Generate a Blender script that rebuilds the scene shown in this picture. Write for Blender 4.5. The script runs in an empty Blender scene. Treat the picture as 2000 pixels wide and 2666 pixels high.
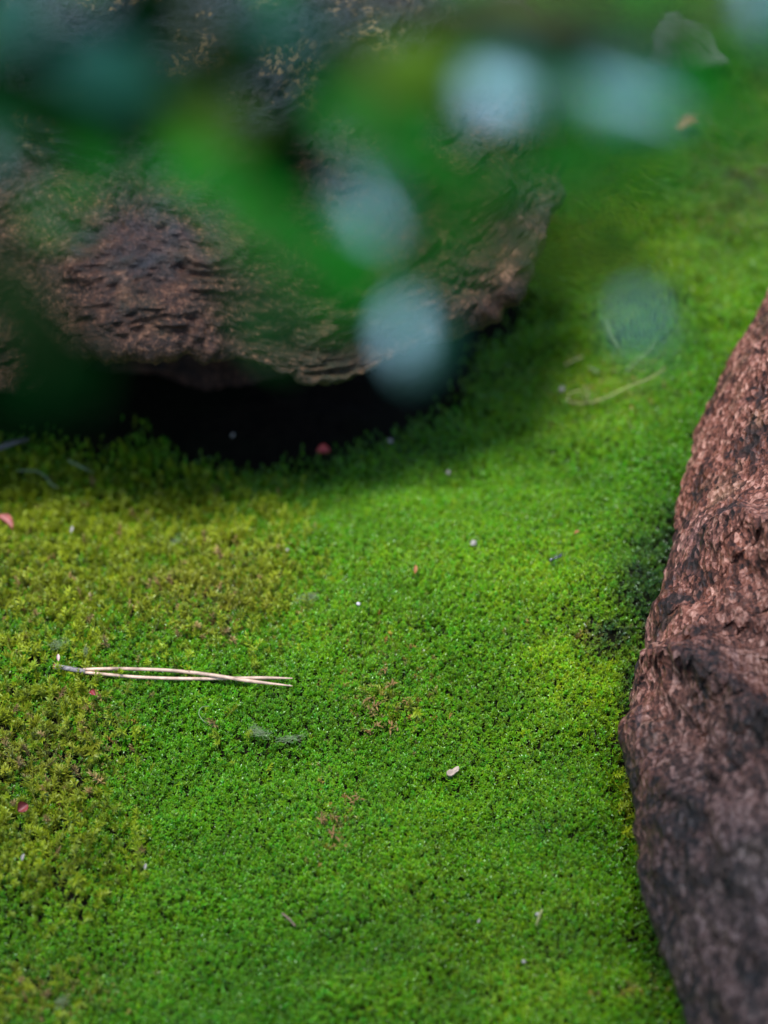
import bpy, bmesh, math, random
import numpy as np
from mathutils import Vector, Matrix

random.seed(7)
rng = np.random.default_rng(11)
R = math.radians
scene = bpy.context.scene
COL = scene.collection

# ------------------------------------------------------------------ camera
PITCH = 40.0
CAM = np.array([0.0, 0.0, 0.59])
LENS, SENS = 85.0, 32.0
PW, PH = 2000.0, 2666.0                      # photograph, pixels
F = PH * LENS / SENS
cd = bpy.data.cameras.new('camera')
cam = bpy.data.objects.new('camera', cd)
COL.objects.link(cam)
cam.location = CAM
cam.rotation_euler = (R(90 - PITCH), 0, 0)
cd.sensor_fit = 'VERTICAL'
cd.sensor_height = SENS
cd.sensor_width = SENS * 0.75
cd.lens = LENS
cd.clip_start = 0.02
cd.clip_end = 200
cd.dof.use_dof = True
cd.dof.focus_distance = 0.825
cd.dof.aperture_fstop = 6.3
cd.dof.aperture_blades = 0
scene.camera = cam

# ------------------------------------------------------------------ sky and sun
SUN_EL, SUN_AZ = 77.0, -125.0                  # azimuth from +Y towards +X
w = bpy.data.worlds.new('World')
scene.world = w
w.use_nodes = True
wn = w.node_tree
bg = wn.nodes['Background']
sky = wn.nodes.new('ShaderNodeTexSky')
sky.sky_type = 'NISHITA'
sky.sun_disc = False
sky.sun_elevation = R(SUN_EL)
sky.sun_rotation = R(SUN_AZ)
sky.air_density = 1.0
sky.dust_density = 0.4
sky.ozone_density = 2.0
wn.links.new(sky.outputs[0], bg.inputs[0])
bg.inputs[1].default_value = 0.085
sl = bpy.data.lights.new('sun', 'SUN')
sl.energy = 1.6
sl.angle = R(24)
sl.color = (0.90, 0.97, 1.0)
sun = bpy.data.objects.new('sun', sl)
COL.objects.link(sun)
sd = Vector((math.sin(R(SUN_AZ)) * math.cos(R(SUN_EL)), math.cos(R(SUN_AZ)) * math.cos(R(SUN_EL)), math.sin(R(SUN_EL))))
sun.rotation_euler = sd.to_track_quat('Z', 'Y').to_euler()
scene.view_settings.view_transform = 'Standard'
scene.view_settings.look = 'None'
scene.view_settings.gamma = 1.0
scene.view_settings.exposure = 2.35
scene.cycles.use_denoising = True
scene.cycles.use_adaptive_sampling = False
scene.cycles.max_bounces = 6
scene.cycles.sample_clamp_indirect = 4.0

# ------------------------------------------------------------------ numeric helpers
cp, sp_ = math.cos(R(PITCH)), math.sin(R(PITCH))
FWD = np.array([0, cp, -sp_]); RIGHT = np.array([1.0, 0, 0]); UP = np.array([0, sp_, cp])

def _hash(ix, iy, iz, s):
    n = (ix.astype(np.int64) * 374761393 + iy.astype(np.int64) * 668265263 + iz.astype(np.int64) * 2147483647 + s * 1274126177) & 0xffffffff
    n = ((n ^ (n >> 13)) * 1274126177) & 0xffffffff
    n = n ^ (n >> 16)
    return (n & 0xffffff) / float(0xffffff)

def vnoise(p, s=0):
    p = np.asarray(p, float)
    i = np.floor(p); f = p - i
    u = f * f * f * (f * (f * 6 - 15) + 10)
    ix, iy, iz = i[..., 0], i[..., 1], i[..., 2]
    r = 0
    for a in (0, 1):
        wx = u[..., 0] if a else 1 - u[..., 0]
        for b in (0, 1):
            wy = u[..., 1] if b else 1 - u[..., 1]
            for c in (0, 1):
                wz = u[..., 2] if c else 1 - u[..., 2]
                r = r + wx * wy * wz * _hash(ix + a, iy + b, iz + c, s)
    return r * 2 - 1

def fbm(p, octv=4, s=0, gain=0.5, lac=2.03):
    r = 0; a = 1.0; q = np.array(p, float)
    for k in range(octv):
        r = r + a * vnoise(q + 17.3 * k, s + k)
        a *= gain; q = q * lac
    return r

def ridged(p, octv=4, s=0, gain=0.5):
    r = 0; a = 1.0; q = np.array(p, float)
    for k in range(octv):
        r = r + a * (1 - 2 * np.abs(vnoise(q + 9.1 * k, s + k)))
        a *= gain; q = q * 2.07
    return r

def sstep(a, b, x):
    t = np.clip((x - a) / (b - a), 0, 1)
    return t * t * (3 - 2 * t)

def pixdir(px, py):
    return FWD + (px - 1000) / F * RIGHT + (1333 - py) / F * UP

def at_z(px, py, z):
    d = pixdir(px, py)
    return CAM + d * ((z - CAM[2]) / d[2])

def at_d(px, py, depth):
    return CAM + pixdir(px, py) * depth

def project(P):
    v = np.asarray(P) - CAM
    dz = v @ FWD
    return 1000 + F * (v @ RIGHT) / dz, 1333 - F * (v @ UP) / dz

# ------------------------------------------------------------------ rock outlines, worked out first because the ground needs them
BC = np.array([-0.135, 0.925])              # boulder centre on the ground
LIP = [(-300, 1060, .040), (-60, 1045, .042), (90, 1010, .046), (170, 930, .060), (240, 893, .068), (430, 888, .068), (560, 908, .064),
       (700, 955, .056), (830, 1000, .048), (940, 990, .046), (1080, 900, .052), (1220, 815, .056), (1330, 722, .066)]
lip3 = [at_z(*q) for q in LIP]
th = []; rr = []; zz = []
for q in lip3:
    d = q[:2] - BC
    th.append(math.atan2(d[1], d[0])); rr.append(math.hypot(*d)); zz.append(q[2])
extra = [(R(-6), .188, .072), (R(12), .190, .06), (R(45), .19, .04), (R(90), .18, .03), (R(135), .19, .03), (R(175), .24, .03), (R(-150), .25, .04)]
for a, r_, z_ in extra:
    th.append(a); rr.append(r_); zz.append(z_)
o_ = np.argsort(np.mod(th, 2 * math.pi))
LT = np.mod(th, 2 * math.pi)[o_]; LR = np.array(rr)[o_]; LZ = np.array(zz)[o_]

def lip_at(a):
    a = np.mod(a, 2 * math.pi)
    return np.interp(a, LT, LR, period=2 * math.pi), np.interp(a, LT, LZ, period=2 * math.pi)

REDGE = [(2500, 250, .05), (2150, 560, .048), (2000, 765, .044), (1930, 885, .040), (1862, 1000, .036), (1795, 1180, .032), (1768, 1330, .030), (1742, 1450, .030),
         (1690, 1620, .028), (1652, 1790, .026), (1642, 1950, .026), (1672, 2130, .026), (1703, 2350, .028), (1740, 2500, .030), (1795, 2666, .030), (1890, 2900, .030), (2050, 3200, .02)]
re3 = np.array([at_z(*q) for q in REDGE])[::-1]     # near to far

def redge_x(y):
    return np.interp(y, re3[:, 1], re3[:, 0])

def ground_h(x, y):
    x = np.asarray(x, float); y = np.asarray(y, float)
    p = np.stack([x * 9, y * 9, np.zeros_like(x)], -1)
    h = .006 * vnoise(p, 3) + .0045 * vnoise(p * 3.1, 4) + .0017 * vnoise(p * 9, 5)
    loc = np.exp(-((x / .9) ** 2 + ((y - .8) / .9) ** 2) ** 2)
    h = h * loc
    h += .045 * sstep(.95, 1.35, y) * sstep(-.05, .15, x) * loc          # bank rising behind
    a = np.arctan2(y - BC[1], x - BC[0]); r = np.hypot(x - BC[0], y - BC[1])
    rl, _ = lip_at(a)
    h -= .014 * sstep(.04, -.03, r - rl)                                  # hollow under the boulder
    h += .006 * np.exp(-((r - rl - .08) / .04) ** 2) * loc                # cushion in front of it
    dx = redge_x(y) - x
    h -= .004 * sstep(.006, -.002, dx) * loc
    h += .006 * np.exp(-((dx - .022) / .016) ** 2) * loc
    return h

def at_ground(px, py, lift=0.0):
    z = 0.0
    for _ in range(12):
        p = at_z(px, py, z + lift)
        z = float(ground_h(p[0], p[1]))
    return at_z(px, py, z + lift)

# ------------------------------------------------------------------ object helpers
def mesh_np(name, verts, faces, smooth=True):
    me = bpy.data.meshes.new(name)
    verts = np.asarray(verts, np.float32); faces = np.asarray(faces, np.int32)
    nv, nf, k = len(verts), len(faces), faces.shape[1]
    me.vertices.add(nv); me.vertices.foreach_set('co', verts.ravel())
    me.loops.add(nf * k); me.loops.foreach_set('vertex_index', faces.ravel())
    me.polygons.add(nf)
    me.polygons.foreach_set('loop_start', np.arange(0, nf * k, k, dtype=np.int32))
    me.polygons.foreach_set('loop_total', np.full(nf, k, np.int32))
    me.polygons.foreach_set('use_smooth', np.full(nf, smooth, bool))
    me.update(calc_edges=True)
    return me

def link(name, me, mat=None, parent=None):
    o = bpy.data.objects.new(name, me)
    COL.objects.link(o)
    if mat is not None:
        me.materials.clear(); me.materials.append(mat)
    if parent is not None:
        o.parent = parent
    return o

def tag(o, label=None, cat=None, group=None, kind=None):
    if label: o['label'] = label
    if cat: o['category'] = cat
    if group: o['group'] = group
    if kind: o['kind'] = kind
    return o

def empty(name, loc):
    o = bpy.data.objects.new(name, None)
    COL.objects.link(o); o.location = loc
    o.empty_display_size = .01
    return o

def grid_faces(nu, nv, wrap=False):
    i = np.arange(nu if wrap else nu - 1)[:, None]; j = np.arange(nv - 1)[None, :]
    a = i * nv + j; b = ((i + 1) % nu) * nv + j
    return np.stack([a, b, b + 1, a + 1], -1).reshape(-1, 4)

def vnormals(V, nu, nv, wrap):
    G = V.reshape(nu, nv, 3)
    if wrap:
        du = np.roll(G, -1, 0) - np.roll(G, 1, 0)
    else:
        du = np.gradient(G, axis=0)
    dv = np.gradient(G, axis=1)
    n = np.cross(du, dv)
    n /= np.linalg.norm(n, axis=-1, keepdims=True) + 1e-12
    return n.reshape(-1, 3)

def tube(pts, rad, seg=8, caps=True):
    pts = np.asarray(pts, float); n = len(pts)
    rad = np.broadcast_to(np.asarray(rad, float), (n,))
    t = np.gradient(pts, axis=0); t /= np.linalg.norm(t, axis=1, keepdims=True)
    ref = np.array([0, 0, 1.0]) if abs(t[0][2]) < .9 else np.array([1.0, 0, 0])
    V = []
    for i in range(n):
        u = np.cross(t[i], ref); u /= np.linalg.norm(u); v = np.cross(u, t[i]); ref = v
        for k in range(seg):
            a = 2 * math.pi * k / seg
            V.append(pts[i] + rad[i] * (math.cos(a) * u + math.sin(a) * v))
    Fs = []
    for i in range(n - 1):
        for k in range(seg):
            a = i * seg + k; b = i * seg + (k + 1) % seg
            Fs.append((a, b, b + seg, a + seg))
    me = bpy.data.meshes.new('tube')
    if caps:
        Fs.append(tuple(range(seg))[::-1]); Fs.append(tuple((n - 1) * seg + k for k in range(seg)))
    me.from_pydata([tuple(v) for v in V], [], Fs)
    for p in me.polygons: p.use_smooth = True
    return me

def spline(ctrl, n):
    c = np.asarray(ctrl, float); m = len(c)
    t = np.linspace(0, m - 1 - 1e-9, n); i = t.astype(int); f = (t - i)[:, None]
    g = lambda k: c[np.clip(k, 0, m - 1)]
    p0, p1, p2, p3 = g(i - 1), g(i), g(i + 1), g(i + 2)
    return .5 * ((2 * p1) + (-p0 + p2) * f + (2 * p0 - 5 * p1 + 4 * p2 - p3) * f ** 2 + (-p0 + 3 * p1 - 3 * p2 + p3) * f ** 3)

# ------------------------------------------------------------------ materials
class N:
    def __init__(s, name):
        s.m = bpy.data.materials.new(name); s.m.use_nodes = True
        s.t = s.m.node_tree; s.b = s.t.nodes['Principled BSDF']; s.out = s.t.nodes['Material Output']
    def n(s, typ, **kw):
        nd = s.t.nodes.new(typ)
        for k, v in kw.items(): setattr(nd, k, v)
        return nd
    def l(s, a, b): s.t.links.new(a, b)
    def coord(s, scale=(1, 1, 1), rot=(0, 0, 0)):
        tc = s.n('ShaderNodeTexCoord'); mp = s.n('ShaderNodeMapping')
        mp.inputs['Scale'].default_value = scale; mp.inputs['Rotation'].default_value = rot
        s.l(tc.outputs['Object'], mp.inputs[0]); return mp.outputs[0]
    def noise(s, vec, scale, detail=4, rough=.55, dist=0.0):
        nd = s.n('ShaderNodeTexNoise'); nd.inputs['Scale'].default_value = scale
        nd.inputs['Detail'].default_value = detail; nd.inputs['Roughness'].default_value = rough
        nd.inputs['Distortion'].default_value = dist
        s.l(vec, nd.inputs['Vector']); return nd.outputs['Fac']
    def ramp(s, fac, stops):
        nd = s.n('ShaderNodeValToRGB'); e = nd.color_ramp.elements
        while len(e) < len(stops): e.new(.5)
        for q, (p, c) in zip(e, stops):
            q.position = p; q.color = (*c, 1) if len(c) == 3 else c
        s.l(fac, nd.inputs[0]); return nd.outputs[0]
    def mix(s, fac, a, b, blend='MIX'):
        nd = s.n('ShaderNodeMix', data_type='RGBA', blend_type=blend)
        for sock, v in ((nd.inputs[0], fac), (nd.inputs[6], a), (nd.inputs[7], b)):
            if hasattr(v, 'links'): s.l(v, sock)
            elif isinstance(v, (int, float)): sock.default_value = v
            else: sock.default_value = (*v, 1)
        return nd.outputs[2]
    def bump(s, height, strength, dist, prev=None):
        nd = s.n('ShaderNodeBump'); nd.inputs['Strength'].default_value = strength; nd.inputs['Distance'].default_value = dist
        s.l(height, nd.inputs['Height'])
        if prev: s.l(prev, nd.inputs['Normal'])
        return nd.outputs[0]

def g1(v): return (v, v, v)

def simple(name, col, rough=.6, var=.25, scale=900, spec=.4, trans=0.0, bump=.3):
    m = N(name); c = m.coord()
    f = m.noise(c, scale, 3)
    lo = tuple(x * (1 - var) for x in col); hi = tuple(min(1, x * (1 + var)) for x in col)
    m.l(m.ramp(f, [(.3, lo), (.7, hi)]), m.b.inputs['Base Color'])
    m.b.inputs['Roughness'].default_value = rough
    m.b.inputs['Specular IOR Level'].default_value = spec
    if bump: m.l(m.bump(f, bump, .0004), m.b.inputs['Normal'])
    if trans:
        tr = m.n('ShaderNodeBsdfTranslucent'); tr.inputs[0].default_value = (*hi, 1)
        mx = m.n('ShaderNodeMixShader'); mx.inputs[0].default_value = trans
        m.l(m.b.outputs[0], mx.inputs[1]); m.l(tr.outputs[0], mx.inputs[2]); m.l(mx.outputs[0], m.out.inputs[0])
    return m.m

def mat_moss(name, rough, trans):
    m = N(name)
    at = m.n('ShaderNodeAttribute', attribute_type='INSTANCER', attribute_name='mcol')
    tp = m.n('ShaderNodeAttribute', attribute_type='GEOMETRY', attribute_name='tip')
    tipc = m.mix(.55, at.outputs['Color'], (.26, .42, .02))
    fac = m.n('ShaderNodeMath', operation='MULTIPLY'); m.l(tp.outputs['Fac'], fac.inputs[0]); fac.inputs[1].default_value = .45
    col = m.mix(fac.outputs[0], at.outputs['Color'], tipc)
    m.l(col, m.b.inputs['Base Color'])
    m.b.inputs['Roughness'].default_value = rough
    m.b.inputs['Specular IOR Level'].default_value = .42
    tr = m.n('ShaderNodeBsdfTranslucent'); m.l(col, tr.inputs[0])
    mx = m.n('ShaderNodeMixShader'); mx.inputs[0].default_value = trans
    m.l(m.b.outputs[0], mx.inputs[1]); m.l(tr.outputs[0], mx.inputs[2]); m.l(mx.outputs[0], m.out.inputs[0])
    return m.m

def mat_boulder():
    m = N('boulder_stone')
    c = m.coord(); cs = m.coord((1, 1, 1.7), (R(8), R(5), 0))
    big = m.noise(cs, 22, 5, .6)
    mid = m.noise(cs, 110, 6, .7)
    fine = m.noise(c, 620, 5, .75)
    base = m.ramp(mid, [(.32, (.003, .0014, .0008)), (.46, (.015, .0055, .0026)), (.57, (.052, .0185, .0085)), (.70, (.24, .115, .065))])
    red = m.ramp(fine, [(.34, (.004, .0016, .001)), (.52, (.040, .014, .0065)), (.68, (.27, .12, .065))])
    col = m.mix(m.ramp(big, [(.36, g1(0)), (.56, g1(.85))]), base, red)
    # grey blue sky sheen of the top, put into the colour
    sheen_noise = m.noise(c, 34, 4, .6, .8)
    geo = m.n('ShaderNodeNewGeometry'); sx = m.n('ShaderNodeSeparateXYZ'); m.l(geo.outputs['Position'], sx.inputs[0])
    up_ = m.n('ShaderNodeMapRange'); wz = m.n('ShaderNodeMath', operation='MULTIPLY_ADD'); m.l(sheen_noise, wz.inputs[0]); wz.inputs[1].default_value = .08; m.l(sx.outputs['Z'], wz.inputs[2])
    m.l(wz.outputs[0], up_.inputs[0]); up_.inputs[1].default_value = .135; up_.inputs[2].default_value = .165
    col = m.mix(up_.outputs[0], col, m.ramp(fine, [(.3, (.010, .011, .014)), (.7, (.045, .048, .058))]))
    # tan lichen flecks
    vo = m.n('ShaderNodeTexVoronoi'); vo.inputs['Scale'].default_value = 330; vo.inputs['Randomness'].default_value = 1
    m.l(c, vo.inputs['Vector'])
    lf = m.noise(c, 46, 5, .7); lf2 = m.noise(c, 420, 3, .6)
    lm = m.n('ShaderNodeMath', operation='MULTIPLY')
    m.l(m.ramp(lf, [(.50, g1(0)), (.58, g1(1))]), lm.inputs[0]); m.l(m.ramp(lf2, [(.50, g1(0)), (.57, g1(1))]), lm.inputs[1])
    lz = m.n('ShaderNodeMath', operation='MULTIPLY'); m.l(lm.outputs[0], lz.inputs[0]); lw = m.n('ShaderNodeMapRange'); m.l(wz.outputs[0], lw.inputs[0]); lw.inputs[1].default_value = .150; lw.inputs[2].default_value = .175; m.l(lw.outputs[0], lz.inputs[1])
    col = m.mix(lz.outputs[0], col, (.26, .165, .085))
    # green algae film
    al = m.noise(c, 16, 3, .6)
    col = m.mix(m.ramp(al, [(.52, g1(0)), (.72, g1(.45))]), col, (.025, .042, .010))
    m.l(col, m.b.inputs['Base Color'])
    m.l(m.ramp(mid, [(.3, g1(.65)), (.7, g1(.36))]), m.b.inputs['Roughness'])
    m.b.inputs['Specular IOR Level'].default_value = .32
    b = m.bump(mid, .7, .003); b = m.bump(fine, 1.0, .0016, b)
    m.l(b, m.b.inputs['Normal'])
    return m.m

def mat_rock():
    m = N('pink_stone')
    c = m.coord(); cs = m.coord((1.5, .8, 1.0), (0, 0, R(14)))
    big = m.noise(cs, 12, 4, .55)
    mid = m.noise(cs, 55, 5, .6)
    fine = m.noise(c, 900, 3, .6)
    def cells(vec, scale):
        v = m.n('ShaderNodeTexVoronoi'); v.inputs['Scale'].default_value = scale; m.l(vec, v.inputs['Vector'])
        sp = m.n('ShaderNodeSeparateColor'); m.l(v.outputs['Color'], sp.inputs[0])
        return sp.outputs[0], v.outputs['Distance']
    g1_, d1 = cells(cs, 420); g2_, d2 = cells(c, 900)
    gm = m.n('ShaderNodeMath', operation='MULTIPLY_ADD'); m.l(g1_, gm.inputs[0]); gm.inputs[1].default_value = .42
    gh = m.n('ShaderNodeMath', operation='MULTIPLY_ADD'); m.l(g2_, gh.inputs[0]); gh.inputs[1].default_value = .30; m.l(mid, gh.inputs[2]); m.l(gh.outputs[0], gm.inputs[2])
    mp_ = m.n('ShaderNodeMath', operation='MULTIPLY'); m.l(gm.outputs[0], mp_.inputs[0]); mp_.inputs[1].default_value = .60
    col = m.ramp(mp_.outputs[0], [(.32, (.006, .002, .0012)), (.45, (.050, .014, .0075)), (.57, (.145, .046, .027)), (.73, (.33, .155, .108))])
    col = m.mix(m.ramp(mid, [(.34, g1(.75)), (.48, g1(0))]), col, (.012, .007, .005))
    col = m.mix(m.ramp(big, [(.56, g1(0)), (.70, g1(.5))]), col, m.ramp(mp_.outputs[0], [(.35, (.014, .011, .012)), (.7, (.12, .10, .108))]))
    br = m.noise(c, 26, 4, .6)
    col = m.mix(m.ramp(br, [(.57, g1(0)), (.70, g1(.55))]), col, m.ramp(mp_.outputs[0], [(.35, (.020, .011, .004)), (.7, (.15, .095, .045))]))
    # the near end of the slab has its shade put into a darker colour, with pale seams
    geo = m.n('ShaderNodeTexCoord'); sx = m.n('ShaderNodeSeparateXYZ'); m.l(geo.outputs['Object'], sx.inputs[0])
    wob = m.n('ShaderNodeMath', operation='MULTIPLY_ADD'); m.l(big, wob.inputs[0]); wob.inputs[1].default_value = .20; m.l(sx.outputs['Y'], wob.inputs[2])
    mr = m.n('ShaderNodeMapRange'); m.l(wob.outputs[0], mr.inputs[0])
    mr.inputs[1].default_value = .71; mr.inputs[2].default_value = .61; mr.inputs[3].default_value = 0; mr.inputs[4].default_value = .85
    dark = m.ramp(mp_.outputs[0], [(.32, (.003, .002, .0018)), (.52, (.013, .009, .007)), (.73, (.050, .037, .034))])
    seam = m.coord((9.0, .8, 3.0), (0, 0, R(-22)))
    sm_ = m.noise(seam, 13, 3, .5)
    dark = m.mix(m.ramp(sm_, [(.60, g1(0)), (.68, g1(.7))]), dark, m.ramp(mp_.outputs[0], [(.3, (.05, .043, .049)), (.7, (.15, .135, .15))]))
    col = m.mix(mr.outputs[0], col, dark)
    m.l(col, m.b.inputs['Base Color'])
    m.l(m.ramp(g1_, [(.3, g1(.75)), (.8, g1(.36))]), m.b.inputs['Roughness'])
    m.b.inputs['Specular IOR Level'].default_value = .22
    b = m.bump(mid, .35, .003); b = m.bump(d1, .8, .0014, b); b = m.bump(fine, .7, .0009, b)
    m.l(b, m.b.inputs['Normal'])
    return m.m

def mat_soil():
    m = N('shade_black_soil'); c = m.coord()
    f = m.noise(c, 240, 5, .65); f2 = m.noise(c, 30, 4)
    col = m.ramp(f, [(.3, (.002, .0015, .001)), (.7, (.011, .007, .004))])  # soil blackened: the shade under the boulder is put into its colour
    col = m.mix(m.ramp(f2, [(.4, g1(0)), (.6, g1(.6))]), col, (.004, .007, .002))
    m.l(col, m.b.inputs['Base Color']); m.b.inputs['Roughness'].default_value = .95; m.b.inputs['Specular IOR Level'].default_value = .05
    m.l(m.bump(f, .8, .003), m.b.inputs['Normal'])
    return m.m

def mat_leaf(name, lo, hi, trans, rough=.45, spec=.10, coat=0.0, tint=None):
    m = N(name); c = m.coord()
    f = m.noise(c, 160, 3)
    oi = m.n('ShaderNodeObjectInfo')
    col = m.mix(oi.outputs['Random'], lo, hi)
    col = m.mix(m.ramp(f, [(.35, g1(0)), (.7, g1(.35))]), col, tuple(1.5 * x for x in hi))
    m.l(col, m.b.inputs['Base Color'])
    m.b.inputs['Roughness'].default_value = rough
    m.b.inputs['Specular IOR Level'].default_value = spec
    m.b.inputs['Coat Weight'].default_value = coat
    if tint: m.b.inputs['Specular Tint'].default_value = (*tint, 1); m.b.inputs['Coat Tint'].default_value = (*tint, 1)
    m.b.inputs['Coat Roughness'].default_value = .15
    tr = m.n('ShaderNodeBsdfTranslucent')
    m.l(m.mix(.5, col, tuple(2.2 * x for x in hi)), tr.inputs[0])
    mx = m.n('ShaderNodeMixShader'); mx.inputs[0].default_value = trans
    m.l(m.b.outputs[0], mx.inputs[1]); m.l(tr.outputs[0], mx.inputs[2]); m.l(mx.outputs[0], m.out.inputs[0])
    return m.m

# ------------------------------------------------------------------ ground sheet
def build_ground():
    xs = np.unique(np.concatenate([-np.geomspace(.5, 40, 26)[::-1], np.arange(-.5, .5, .0035), np.geomspace(.5, 40, 26)]))
    ys = np.unique(np.concatenate([.2 - np.geomspace(.05, 40, 26)[::-1], np.arange(.2, 1.5, .0035), 1.5 + np.geomspace(.02, 40, 30)]))
    X, Y = np.meshgrid(xs, ys, indexing='ij')
    Z = ground_h(X, Y)
    V = np.stack([X, Y, Z], -1).reshape(-1, 3)
    me = mesh_np('ground', V, grid_faces(len(xs), len(ys)))
    tag(link('ground', me, mat_soil()), kind='structure')
build_ground()

# ------------------------------------------------------------------ the boulder with the undercut
def build_boulder():
    ang = np.unique(np.concatenate([np.linspace(R(-165), R(40), 640), np.linspace(R(40), R(195), 140)[1:-1]]))
    nu = len(ang)
    rl, zl = lip_at(ang)
    k = np.exp(-(np.arange(-8, 9) / 3.0) ** 2); k /= k.sum()          # soften corners of the traced outline
    pad = lambda a: np.convolve(np.concatenate([a[-8:], a, a[:8]]), k, 'valid')
    rl, zl = pad(rl), pad(zl)
    TOPZ = .185
    # profile: (inset from the lip, height relative to lip; last entries go to absolute top)
    s = np.array([0, .06, .12, .18, .205, .23, .30, .40, .52, .66, .82, 1.0])
    inset = np.array([.085, .080, .060, .022, .005, .000, .007, .022, .046, .082, .13, 1.0])
    rel = np.array([-1, -.35, -.12, -.05, -.025, 0, .12, .32, .55, .78, .93, 1.0])   # <0: fraction of lip height down, >0: fraction up to the top
    nv = 400
    v = np.concatenate([np.linspace(0, .2, 60, endpoint=False), np.linspace(.2, .72, 280, endpoint=False), np.linspace(.72, .999, 60)])
    nv = len(v)
    I = np.interp(v, s[:-1], inset[:-1]); Rr = np.interp(v, s, rel)
    kk = np.exp(-(np.arange(-9, 10) / 4.0) ** 2); kk /= kk.sum()
    sm = lambda a: np.convolve(np.pad(a, 9, mode='edge'), kk, 'valid')
    I, Rr = sm(I), sm(Rr)
    A = ang[:, None]; RL = rl[:, None]; ZL = zl[:, None]
    rad = RL - I[None, :]
    tail = sstep(.72, 1.0, v)[None, :]
    rad = rad * (1 - tail) + (RL * .02) * tail
    top = TOPZ + .015 * np.cos(A - R(150))
    Z = np.where(Rr[None, :] >= 0, ZL + Rr[None, :] * (top - ZL), ZL + Rr[None, :] * (ZL + .045))
    X = BC[0] + rad * np.cos(A); Y = BC[1] + rad * np.sin(A)
    V = np.stack([X, Y, Z], -1).reshape(-1, 3)
    n = vnormals(V, nu, nv, True)
    out = V - np.array([BC[0], BC[1], .06]); sgn = np.sign((n * out).sum(1).mean())
    n *= sgn
    vv = np.broadcast_to(v[None, :], (nu, nv)).reshape(-1)
    face = sstep(.16, .24, vv)
    big = fbm(V * 14, 3, 21)
    q = V.copy(); q[:, 2] *= 2.0; q[:, 2] += .25 * V[:, 0]; q += .02 * fbm(V * 30, 2, 5)[:, None]
    strata = ridged(q * 26, 4, 31, .55)
    med = fbm(q * np.array([70, 70, 60]), 4, 41, .6)
    fine = fbm(V * 420, 3, 51, .6)
    crag = np.abs(fbm(q * 45, 3, 61, .55))
    d = .007 * big + face * (.0030 * ridged(q * 10, 2, 33, .5) + .0017 * strata - .0009 * crag + .0016 * med + .0010 * fine) + (1 - face) * (.002 * med)
    d *= np.clip((1 - vv) * 8, 0, 1)
    V = V + n * d[:, None]
    f = grid_faces(nu, nv, True)
    if sgn < 0: f = f[:, ::-1]
    # cap the little hole on top
    V = np.vstack([V, [[BC[0], BC[1], TOPZ + .004]]])
    me = mesh_np('boulder', V, f)
    o = link('boulder', me, mat_boulder())
    tag(o, 'large dark reddish brown layered boulder, undercut, with black shade beneath it', 'boulder')
build_boulder()

# ------------------------------------------------------------------ pinkish slab of rock
def build_rock():
    y0, y1 = re3[0, 1] - .02, re3[-1, 1] - .01
    nu, nv = 620, 330
    y = np.linspace(y0, y1, nu)
    ex = redge_x(y); ez = np.interp(y, re3[:, 1], re3[:, 2])
    k = np.exp(-(np.arange(-7, 8) / 3.5) ** 2); k /= k.sum()
    ex = np.convolve(np.pad(ex, 7, mode='edge'), k, 'valid')
    ey = np.stack([y, y * 0, y * 0], -1); ex = ex + .0016 * fbm(ey * 55, 3, 15) + .0010 * np.abs(vnoise(ey * 170, 16)) + .0005 * vnoise(ey * 500, 17)
    s = np.array([0, .05, .10, .13, .18, .30, .46, .64, .80, .92, 1])
    dx = np.array([.030, .012, .004, 0, .004, .026, .062, .12, .19, .25, .27])
    dz = np.array([-.075, -.03, -.008, 0, .008, .034, .066, .095, .095, .03, -.09])
    v = np.concatenate([np.linspace(0, .1, 30, endpoint=False), np.linspace(.1, .6, 240, endpoint=False), np.linspace(.6, 1, 60)])
    nv = len(v)
    kk = np.exp(-(np.arange(-7, 8) / 3.0) ** 2); kk /= kk.sum()
    sm = lambda a: np.convolve(np.pad(a, 7, mode='edge'), kk, 'valid')
    DX, DZ = sm(np.interp(v, s, dx)), sm(np.interp(v, s, dz))
    endt = np.minimum(sstep(0, .08, (y - y0) / (y1 - y0)), sstep(1, .92, (y - y0) / (y1 - y0)))[:, None]
    X = ex[:, None] + DX[None, :]
    Z = ez[:, None] + DZ[None, :] - .14 * (1 - endt)
    Y = np.broadcast_to(y[:, None], X.shape)
    V = np.stack([X, Y, Z], -1).reshape(-1, 3)
    n = vnormals(V, nu, nv, False)
    if n[:, 2].mean() < 0: n = -n; flip = True
    else: flip = False
    ca, sa = math.cos(R(-24)), math.sin(R(-24))
    q = np.stack([(ca * V[:, 0] - sa * V[:, 1]) * 2.3, (sa * V[:, 0] + ca * V[:, 1]) * .8, V[:, 2]], -1)
    vv = np.broadcast_to(v[None, :], (nu, nv)).reshape(-1)
    near = sstep(.68, .57, V[:, 1])
    d = .0045 * fbm(V * 11, 2, 71) + (.0006 + .0085 * near) * ridged(q * 13, 4, 81, .5) - .0005 * np.abs(fbm(q * 30, 4, 83, .55)) + .0008 * fbm(V * 60, 4, 91, .6) + .0007 * fbm(V * 420, 3, 95)
    V = V + n * (d * (.22 + .78 * sstep(.12, .30, vv)))[:, None]
    f = grid_faces(nu, nv)
    if not flip: pass
    me = mesh_np('rock', V, f)
    me.validate()
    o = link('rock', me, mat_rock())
    bm = bmesh.new(); bm.from_mesh(me); bmesh.ops.recalc_face_normals(bm, faces=bm.faces); bm.to_mesh(me); bm.free()
    tag(o, 'pinkish brown rough rock slab with bare top rising from the moss edge', 'rock')
build_rock()

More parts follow.
